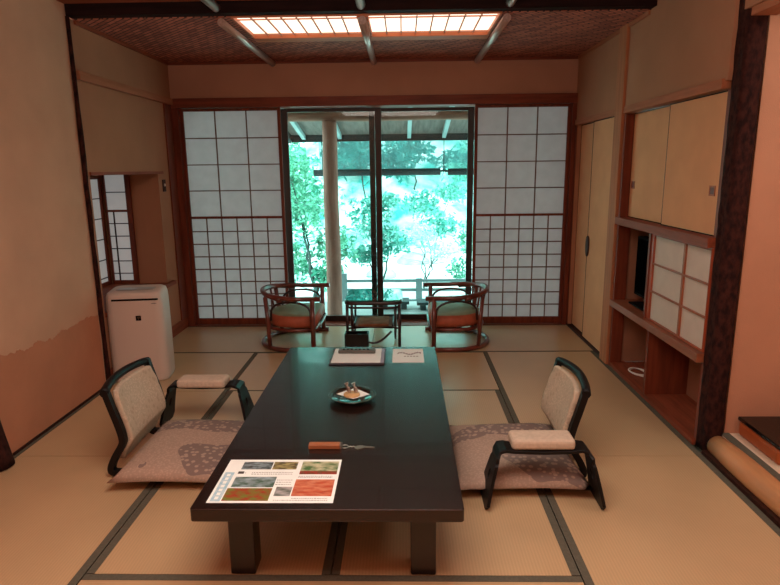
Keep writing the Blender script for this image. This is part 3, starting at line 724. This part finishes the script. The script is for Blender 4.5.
# ------------------------------------------------------------------ air purifier
ap = thing('air_purifier', (-1.832, 3.98, 0), 'tall white air purifier standing against the left wall', 'air purifier')
def ppz(z): return 1-.0*z
def prof_ap(s):
    return rrect(-.19*s, .19*s, -.125*s, .125*s, .06, 6)
pa = prof_ap(1); vs = []; lv = [(0.0, .95), (.012, .985), (.03, 1), (.30, 1), (.56, .985), (.60, .97), (.622, .93), (.63, .86), (.632, .7)]
rot = math.radians(8)
for (z, s) in lv:
    for (x, y) in pa:
        x, y = x*s, y*s; zz = z - (.018*( -y/.125)*.5 if z > .5 else 0)
        vs.append((-1.832+x*math.cos(rot)-y*math.sin(rot), 3.98+x*math.sin(rot)+y*math.cos(rot), zz))
n = len(pa); fs = [(i*n+k, i*n+(k+1) % n, (i+1)*n+(k+1) % n, (i+1)*n+k) for i in range(len(lv)-1) for k in range(n)]
m = MB().add(vs, fs, 0, True); m.f += [list(range(n))[::-1], [(len(lv)-1)*n+k for k in range(n)]]; m.mi += [0, 0]; m.sm += [False, True]
build(m, 'body', M['white_plastic'], ap)
def apt(x, y, z): return (-1.832+x*math.cos(rot)-y*math.sin(rot), 3.98+x*math.sin(rot)+y*math.cos(rot), z)
def apbox(x0, x1, y0, y1, z0, z1):
    m = box(x0, x1, y0, y1, z0, z1); m.v = [apt(*v) for v in m.v]; return m
build(apbox(-.135, .165, -.1275, -.118, .572, .584), 'air_slot', M['dark_plastic'], ap, bevel=.003)
e = build(apbox(.012, .046, -.1268, -.122, .435, .468), 'emblem', M['dark_plastic'], ap)
g = MB()
for (a, b) in ((.010, .458), (.017, .458), (.024, .458), (.0135, .451), (.0205, .451), (.017, .444)):
    g.box(a+.010, a+.014, -.1273, -.1266, b-.002, b+.002)
g.v = [apt(*v) for v in g.v]; build(g, 'emblem_mark', M['gold'], e)
g = MB()
for k in range(5): g.box(.12+k*.007, .125+k*.007, -.1265, -.122, .548, .551)
g.v = [apt(*v) for v in g.v]; build(g, 'small_print', M['grey_plastic'], ap)
build(apbox(-.12, .12, -.05, .06, .6325, .6345), 'control_panel', mat('pale_control_panel', (170, 178, 178), .3), ap)

# ------------------------------------------------------------------ rattan armchairs
def arc_pts(cx, cy, r, ry, xf, z, n=22, dz=0):
    """C shape opening towards +x"""
    P = [(cx+xf, cy-ry, z)]
    for k in range(n+1):
        a = -PI/2-PI*k/n; P.append((cx+r*math.cos(a), cy+ry*math.sin(a), z+dz*math.sin(PI*k/n)))
    P.append((cx+xf, cy+ry, z)); return P
def rattan_chair(cx, cy, label):
    t = thing('rattan_armchair', (cx, cy, 0), label, 'armchair', 'low rattan armchairs by the window')
    build(MB().tube(arc_pts(cx, cy, .295, .32, .21, .019), .0185, 10), 'base_ring', M['rattan'], t)
    build(MB().tube(arc_pts(cx, cy, .28, .29, .23, .425, dz=.02), .019, 10), 'arm_ring', M['rattan'], t)
    m = MB(); P = arc_pts(cx, cy, .284, .292, .0, .40, dz=.055); m.tube(P[3:-3], .019, 10)
    build(m, 'back_rail', M['rattan'], t)
    for sg in (-1, 1):
        build(MB().tube([(cx+.165, cy+sg*.305, .03), (cx+.165, cy+sg*.292, .42)], .019, 10), 'leg', M['rattan'], t)
        build(MB().tube([(cx-.195, cy+sg*.245, .03), (cx-.205, cy+sg*.225, .22), (cx-.225, cy+sg*.20, .425)], .018, 10), 'leg', M['rattan'], t)
        P = []
        for k in range(13):
            a = PI*k/12; x = cx-.015+.165*math.cos(a)*1.0; z = .27+.125*math.sin(a)**.6 if 0 < k < 12 else .24
            P.append((x, cy+sg*(.285-.05*(k/12)), z))
        build(MB().tube(P, .0095, 8), 'brace', M['rattan_dark'], t)
    # slender back spindles
    for k in (-1, 0, 1):
        a = PI+k*.42; build(MB().tube([(cx+.235*math.cos(a), cy+.235*math.sin(a), .2), (cx+.275*math.cos(a), cy+.28*math.sin(a), .435)], .009, 8), 'spindle', M['rattan'], t)
    D = [(cx+.19, cy-.265)]+[(cx+.25*math.cos(-PI/2-PI*k/18), cy+.265*math.sin(-PI/2-PI*k/18)) for k in range(19)]+[(cx+.19, cy+.265)]
    build(MB().tube([(a, b, .165) for a, b in D], .014, 8, closed=True), 'seat_frame', M['rattan'], t)
    c0 = Vector((cx-.0, cy)); 
    def rows(lst, mi):
        m = MB(); vs = []; n = len(D)
        for (s, z) in lst:
            for (a, b) in D: vs.append((c0.x+(a-c0.x)*s, c0.y+(b-c0.y)*s, z))
        fs = [(i*n+k, i*n+(k+1) % n, (i+1)*n+(k+1) % n, (i+1)*n+k) for i in range(len(lst)-1) for k in range(n)]
        m.add(vs, fs, mi, True); m.f.append([(len(lst)-1)*n+k for k in range(n)]); m.mi.append(mi); m.sm.append(True)
        return m
    s = build(rows([(.90, .18), (.97, .19), (1.0, .215), (.99, .245), (.94, .268), (.85, .278)], 0), 'seat_cushion', M['seat_cloth'], t)
    build(rows([(.90, .2745), (.84, .281), (.6, .290), (.3, .292), (.1, .292)], 0), 'cushion_top_sheen', M['seat_top'], s)  # top layer carrying the painted window reflection
    return t
rc = rattan_chair(-.88, 4.83, 'low round-backed rattan armchair left of the small glass table')
dup(rc, (.40, 4.83, 0), PI, 'low round-backed rattan armchair right of the small glass table')

# ------------------------------------------------------------------ side table
st = thing('side_table', (-.245, 4.87, 0), 'small dark rattan side table with a glass top by the window', 'side table')
a0, a1, b0, b1 = -.475, -.015, 4.64, 5.10
build(MB().prism(rrect(a0, a1, b0, b1, .07, 6), .383, .392), 'glass_top', M['table_glass'], st)
build(MB().tube([(x, y, .366) for x, y in rrect(a0+.01, a1-.01, b0+.01, b1-.01, .06, 6)], .0165, 8, closed=True), 'rim', M['rattan_dark'], st)
build(MB().tube([(x, y, .325) for x, y in rrect(a0+.025, a1-.025, b0+.025, b1-.025, .05, 5)], .009, 8, closed=True), 'lower_rim', M['rattan_dark'], st)
for (x, y) in ((a0+.02, b0+.02), (a1-.02, b0+.02), (a0+.02, b1-.02), (a1-.02, b1-.02)):
    build(MB().tube([(x, y, .0015), (x, y, .355)], .0125, 10), 'leg', M['rattan_dark'], st)
for x, sg in ((a0+.045, 1), (a1-.045, -1)):
    P = [(x+sg*.01, b0+.03, .31)]+[(x+sg*(.01+.03*math.sin(PI*k/12)*0), b0+.03+(b1-b0-.06)*k/12, .31-.295*math.sin(PI*k/12)**.55) for k in range(1, 12)]+[(x+sg*.01, b1-.03, .31)]
    build(MB().tube(P, .0095, 8), 'curved_brace', M['rattan_dark'], st)
P = [(-.40+.30*k/10, b0+.06, .12-.10*math.sin(PI*k/10)) for k in range(11)]
build(MB().tube(P, .009, 8), 'curved_brace', M['rattan_dark'], st)
sh = build(box(-.40, -.10, 4.70, 5.02, .150, .160), 'shelf', M['tray_brown'], st)
f = MB(); f.tube([(-.41, 4.69, .155), (-.09, 4.69, .155), (-.09, 5.03, .155), (-.41, 5.03, .155)], .011, 8, closed=True)
for x in (-.41, -.09): f.tube([(x, 4.69, .155), (x + (-.05 if x < -.3 else .05), 4.66, .155)], .008, 8); f.tube([(x, 5.03, .155), (x + (-.05 if x < -.3 else .05), 5.06, .155)], .008, 8)
build(f, 'shelf_frame', M['rattan_dark'], sh)
t = thing('magazine', (-.25, 4.85, .161), 'brown covered magazine lying on the side table shelf', 'magazine')
build(box(-.375, -.125, 4.72, 5.0, .1613, .172), 'cover', mat('tan_cover', (150, 96, 66), .8, .2, 14, spec=.1), t)
t = thing('storage_box', (-.372, 4.56, 0), 'black square box on the floor in front of the side table', 'box')
m = MB(); m.box(-.466, -.278, 4.50, 4.512, .0015, .15); m.box(-.466, -.278, 4.598, 4.61, .0015, .15); m.box(-.466, -.454, 4.512, 4.598, .0015, .15); m.box(-.29, -.278, 4.512, 4.598, .0015, .15); m.box(-.454, -.29, 4.512, 4.598, .0015, .012)
build(m, 'body', M['black_lacquer'], t, bevel=.002)

# ------------------------------------------------------------------ outside
struct(MB().box(-3.2, 3.2, 5.62, 6.62, -.12, -.06), 'deck', M['deck'])
struct(MB().box(-12, 12, 5.6, 30, -.56, -.5), 'ground', M['gravel'])
m = MB(); N = 26; vs = []
random.seed(11)
for i in range(N+1):
    for k in range(N+1):
        x = -14+28*k/N; y = 13.5+i*.5; z = -.52+max(0, i*.5)**1.1*.62+.35*math.sin(x*.9+i*.6)*(i > 0)
        vs.append((x, y, z+(random.uniform(-.12, .12) if i else 0)))
m.add(vs, [(i*(N+1)+k, i*(N+1)+k+1, (i+1)*(N+1)+k+1, (i+1)*(N+1)+k) for i in range(N) for k in range(N)], 0, True)
struct(m, 'hillside', M['hill'])
# porch roof
m = MB(); m.add([(-1.35, 5.55, 2.20), (2.6, 5.55, 2.20), (2.6, 7.5, 1.82), (-1.35, 7.5, 1.82), (-1.35, 5.55, 2.25), (2.6, 5.55, 2.25), (2.6, 7.5, 1.87), (-1.35, 7.5, 1.87)], [(0, 1, 2, 3), (4, 7, 6, 5), (0, 4, 5, 1), (3, 2, 6, 7), (0, 3, 7, 4), (1, 5, 6, 2)])
pr_ = struct(m, 'porch_roof', M['eave_board'])
for x in (-1.2, -.76, -.34, .08, .50, .92, 1.34, 1.9):
    y0, y1 = 5.6, 7.46; za = 2.19-(y0-5.55)*.195; zb = 2.197-(y1-5.55)*.195
    mm = MB(); mm.add([(x-.022, y0, za-.05), (x+.022, y0, za-.05), (x+.022, y1, zb-.05), (x-.022, y1, zb-.05), (x-.022, y0, za), (x+.022, y0, za), (x+.022, y1, zb), (x-.022, y1, zb)], [(0, 1, 2, 3), (4, 7, 6, 5), (0, 4, 5, 1), (3, 2, 6, 7), (0, 3, 7, 4), (1, 5, 6, 2)])
    struct(mm, 'rafter', M['eave_rafter'], pr_)
mm = MB(); mm.box(-1.36, 2.6, 7.46, 7.52, 1.745, 1.86); struct(mm, 'eave_edge', M['eave_dark'], pr_)
mm = MB(); mm.add([(-1.40, 5.55, 2.12), (-1.35, 5.55, 2.12), (-1.35, 7.5, 1.74), (-1.40, 7.5, 1.74), (-1.40, 5.55, 2.26), (-1.35, 5.55, 2.26), (-1.35, 7.5, 1.88), (-1.40, 7.5, 1.88)], [(0, 1, 2, 3), (4, 7, 6, 5), (0, 4, 5, 1), (3, 2, 6, 7), (0, 3, 7, 4), (1, 5, 6, 2)])
struct(mm, 'eave_edge', M['eave_dark'], pr_)
random.seed(6)
m = MB(); m.tube([(x, 5.98, 1.918+.004*math.sin(x*5)) for x in [-1.5+.25*k for k in range(17)]], .047, 14); struct(m, 'porch_beam', M['outside_beam'])
m = MB(); m.tube([(-.71+.004*math.sin(z*4), 5.98, z) for z in [-.5+.2*k for k in range(12)]]+[(-.71, 5.98, 1.87)], [.080-.0008*k for k in range(13)], 18)
struct(m, 'porch_post', M['outside_wood'])
# reed blind
bl = thing('reed_blind', (.7, 7.44, 1.36), 'half-lowered reed blind hanging from the porch eave', 'blind')
m = MB()
for k in range(30): z = 1.415+k*.0112; m.box(-1.02, 2.4, 7.438, 7.443, z, z+.0062)
build(m, 'reeds', M['sudare'], bl)
m = MB(); m.tube([(-1.09, 7.44, 1.375), (.46, 7.44, 1.375)], .042, 10); m.tube([(.55, 7.44, 1.372), (2.4, 7.44, 1.372)], .042, 10); m.tube([(.4, 7.44, 1.385), (.6, 7.44, 1.385)], .012, 8)
build(m, 'rolled_bottom', M['sudare_roll'], bl)
for x in (-.98, .5, 1.9): build(MB().tube([(x, 7.43, 1.36), (x, 7.43, 1.745)], .005, 6), 'cord', M['sudare_roll'], bl)
# garden railing
rl = thing('garden_railing', (0, 7.6, -.5), 'low weathered wooden railing at the edge of the garden', 'railing')
for z in (-.005, -.125, -.27): build(box(-.80, 2.4, 7.585, 7.61, z-.018, z+.018), 'rail', M['rail_wood'], rl)
for x in (-.77, .20, 1.25, 2.3): build(box(x-.04, x+.04, 7.56, 7.584, -.5, .03 if x > -.5 else .1), 'post', M['rail_wood'], rl)
def stool(x, y, w, label):
    t = thing('garden_stool', (x, y, -.06), label, 'stool', 'low stools on the porch deck')
    build(box(x-w, x+w, y-.11, y+.11, .0, .03), 'seat', M['stool'], t, bevel=.004)
    for sx in (-1, 1): build(box(x+sx*w*.65-.03, x+sx*w*.65+.03, y-.08, y+.08, -.059, .0), 'leg', M['stool'], t)
stool(.33, 6.25, .19, 'low dark stool on the porch deck beyond the right glass door')
stool(-.10, 6.30, .16, 'low dark stool on porch deck seen behind the side table')

# trees: each its own trunk and foliage
def tree(name, x, y, zb, h, blobs, nleaf, ls, lm, label, seed, trunks=3, rt=.03, cat='tree', group='garden trees'):
    rnd = random.Random(seed)
    t = thing(name, (x, y, zb), label, cat, group)
    m = MB()
    for k in range(trunks):
        P = [(x+rnd.uniform(-.05, .05), y+rnd.uniform(-.05, .05), zb)]
        tgt = blobs[k % len(blobs)]
        for q in range(1, 9):
            s = q/8; P.append((x+(tgt[0]-x)*s**1.3+rnd.uniform(-.04, .04), y+(tgt[1]-y)*s+rnd.uniform(-.04, .04), zb+(tgt[2]-zb)*s))
        m.tube(P, [rt*(1-.09*i) for i in range(9)], 7)
        for q in (4, 5, 6, 7, 8):
            a = rnd.uniform(0, 2*PI); p = P[q]; L = rnd.uniform(.25, .6)
            m.tube([p, (p[0]+L*.5*math.cos(a), p[1]+L*.5*math.sin(a), p[2]+.1*L), (p[0]+L*math.cos(a), p[1]+L*math.sin(a), p[2]+.25*L)], [rt*.25, rt*.18, rt*.1], 5)
    build(m, 'trunk', M['trunk'], t)
    vs = []; fs = []
    tw = sum(b[3]**2 for b in blobs)
    for (bx, by, bz, br, bf) in blobs:
        for k in range(int(nleaf*br**2/tw)):
            while True:
                p = Vector((rnd.uniform(-1, 1), rnd.uniform(-1, 1), rnd.uniform(-1, 1)))
                if .25 < p.length < 1: break
            p = p*(.55+.45*abs(math.sin(p.x*7+bx)*math.cos(p.z*6+by)))
            c = Vector((bx+p.x*br, by+p.y*br, bz+p.z*br*bf))
            n_ = Vector((rnd.uniform(-1, 1), rnd.uniform(-1, 1), rnd.uniform(.1, 1.2))).normalized(); u = n_.orthogonal().normalized(); w = n_.cross(u)
            a = rnd.uniform(0, 2*PI); u, w = u*math.cos(a)+w*math.sin(a), w*math.cos(a)-u*math.sin(a)
            s = ls*rnd.uniform(.6, 1.3); o = len(vs)
            vs += [c-u*s, c-w*s*.4, c+u*s, c+w*s*.4]; fs.append((o, o+1, o+2, o+3))
    build(MB().add(vs, fs), 'foliage', M[lm], t, recalc=False)
tree('maple_tree', -1.25, 8.3, -.5, 2.4, [(-1.45, 8.4, .9, .5, 1.2), (-1.0, 8.5, .35, .42, 1), (-1.55, 8.3, 1.45, .45, .8), (-1.1, 8.3, -.05, .3, .8), (-1.6, 8.6, .1, .4, 1)], 4200, .045, 'leaf_a', 'leafy green maple left of the porch log post', 1, 4, .026)
tree('maple_tree', -.35, 8.8, -.5, 1.6, [(-.5, 8.9, .72, .46, .9), (-.2, 8.9, .35, .4, .8), (-.6, 8.9, .15, .3, .7), (-.3, 9, .95, .35, .5)], 2600, .042, 'leaf_b', 'small garden tree with forked stems between log post and door frame', 2, 3, .02)
tree('shrub', .35, 9.6, -.5, 1.0, [(.3, 9.7, .35, .4, .8), (.6, 9.7, .1, .32, .7)], 800, .035, 'leaf_c', 'pale feathery shrub right of the central door frame', 3, 4, .012, 'shrub')
tree('shrub', 1.0, 8.9, -.5, 1.0, [(1.0, 9, .35, .3, 1.2), (.85, 9, -.1, .26, 1)], 800, .035, 'leaf_a', 'slim green shrub near the right edge of the garden view', 4, 3, .012, 'shrub')
tree('garden_tree', -2.6, 11.5, -.5, 4, [(-2.6, 11.5, 1.9, 1.2, 1), (-1.8, 11.8, .9, .8, 1)], 2400, .07, 'leaf_a', 'tall bright tree at the far left of the garden', 5, 1, .03)
tree('garden_tree', -.6, 12.6, -.5, 4, [(-1.0, 12.7, 2.0, .9, .8), (-.2, 12.7, 1.5, .6, .7)], 2200, .07, 'leaf_d', 'dark teal tree above the reed blind, centre of garden', 6, 1, .03)
tree('garden_tree', 1.6, 13.0, -.5, 4, [(1.7, 13, 2.2, .9, .8), (1.2, 13, 1.35, .5, .6), (2.3, 13, 1.3, .7, .7)], 2200, .07, 'leaf_b', 'broad teal tree at the right of the garden', 7, 1, .03)
tree('garden_tree', .35, 15.5, .6, 3, [(.2, 15.5, 1.9, .9, .6), (1.5, 15.8, 1.6, .9, .5), (-1.4, 15.6, 1.7, 1, .6)], 2400, .09, 'leaf_d', 'dark low trees massed on the hillside behind', 8, 1, .03)
tree('garden_tree', 2.0, 17.5, 1.6, 3, [(2.2, 17.5, 3.4, 1.3, .7), (.4, 17.5, 3.6, 1.4, .6), (-1.8, 17.6, 3.6, 1.5, .7), (-3.6, 17.6, 3.2, 1.3, .8)], 3600, .11, 'leaf_c', 'pale treetops high on the hillside', 9, 1, .03)
tree('shrub', .55, 11.6, -.5, 1.4, [(.35, 11.6, .75, .5, .7), (.95, 11.7, .95, .45, .6), (.7, 11.5, .35, .5, .6)], 1700, .05, 'leaf_b', 'round teal bush in middle of the garden behind the feathery shrub', 10, 2, .014, 'shrub')
for i, (x, y, r) in enumerate(((-1.7, 10.5, .35), (-.4, 10.6, .28), (1.15, 10.2, .26), (1.95, 10.8, .35), (0.2, 12.2, .33))):
    rnd = random.Random(20+i); vs = []; fs = []; n = 12
    m = MB(); m.lathe(x, y, [(r*math.cos(a)*(1+rnd.uniform(-.08, .08)), -.5+max(0, r*.7*math.sin(a))) for a in [0, .3, .6, .9, 1.2, 1.5]], n)
    tag(build(m, 'garden_rock', mat('pale_rock_%d' % i, (150, 180, 176), .9, .3, 3)),
        ['rounded rock low behind the left maple', 'small rock behind the forked garden tree', 'rounded rock behind the slim green shrub', 'rounded rock at the right edge of the garden', 'rounded rock near foot of the hillside'][i], 'rock', 'garden rocks')

# ------------------------------------------------------------------ light
w = bpy.data.worlds.new('World'); S.world = w; w.use_nodes = True
bg = w.node_tree.nodes['Background']
tc = w.node_tree.nodes.new('ShaderNodeTexCoord'); sp = w.node_tree.nodes.new('ShaderNodeSeparateXYZ'); rp = w.node_tree.nodes.new('ShaderNodeValToRGB')
w.node_tree.links.new(tc.outputs['Generated'], sp.inputs[0]); w.node_tree.links.new(sp.outputs['Z'], rp.inputs[0]); w.node_tree.links.new(rp.outputs[0], bg.inputs[0])
rp.color_ramp.elements[0].color = (.68, .95, .92, 1); rp.color_ramp.elements[1].color = (.75, 1, .97, 1)
bg.inputs[1].default_value = 5.2
def light(kind, loc, rot, energy, color, size=None, sy=None):
    d = bpy.data.lights.new('light', kind); d.energy = energy; d.color = color
    if kind == 'AREA':
        d.shape = 'RECTANGLE'; d.size = size; d.size_y = sy or size
    o = bpy.data.objects.new('lamp', d); o.location = loc; o.rotation_euler = rot; COL.objects.link(o); return o
s = light('SUN', (0, 0, 10), (math.radians(38), math.radians(-14), 0), 6, (.88, 1, .97)); s.data.angle = math.radians(4)
light('AREA', (-.2, 1.3, 2.28), (0, 0, 0), 40, (1, .88, .78), 1.5, 1.2)
light('AREA', (-.25, .35, 1.7), (PI, 0, 0), 125, (1, .86, .76), 2.0, 1.4)  # added fill, unseen uplight bouncing off the ceiling to brighten the room
light('AREA', (1.98, 1.9, 2.2), (0, 0, 0), 11, (1, .86, .76), .5, 1.2)  # added unseen downlight to brighten the alcove

# ------------------------------------------------------------------ camera
cam = bpy.data.cameras.new('camera'); cam.sensor_width = 36; cam.lens = 36*596.4/780
co = bpy.data.objects.new('camera', cam); COL.objects.link(co)
p, yw, r = .205041, .023242, -.011231
f = Vector((-math.sin(yw)*math.cos(p), math.cos(yw)*math.cos(p), -math.sin(p))); rt = Vector((math.cos(yw), math.sin(yw), 0)); up = rt.cross(f)
rt2 = math.cos(r)*rt+math.sin(r)*up; up2 = -math.sin(r)*rt+math.cos(r)*up
co.matrix_world = Matrix(((rt2.x, up2.x, -f.x, 0), (rt2.y, up2.y, -f.y, 0), (rt2.z, up2.z, -f.z, 1.42), (0, 0, 0, 1)))
cam.clip_start = .05; S.camera = co
S.view_settings.view_transform = 'Standard'; S.view_settings.exposure = 0
S.cycles.use_denoising = True
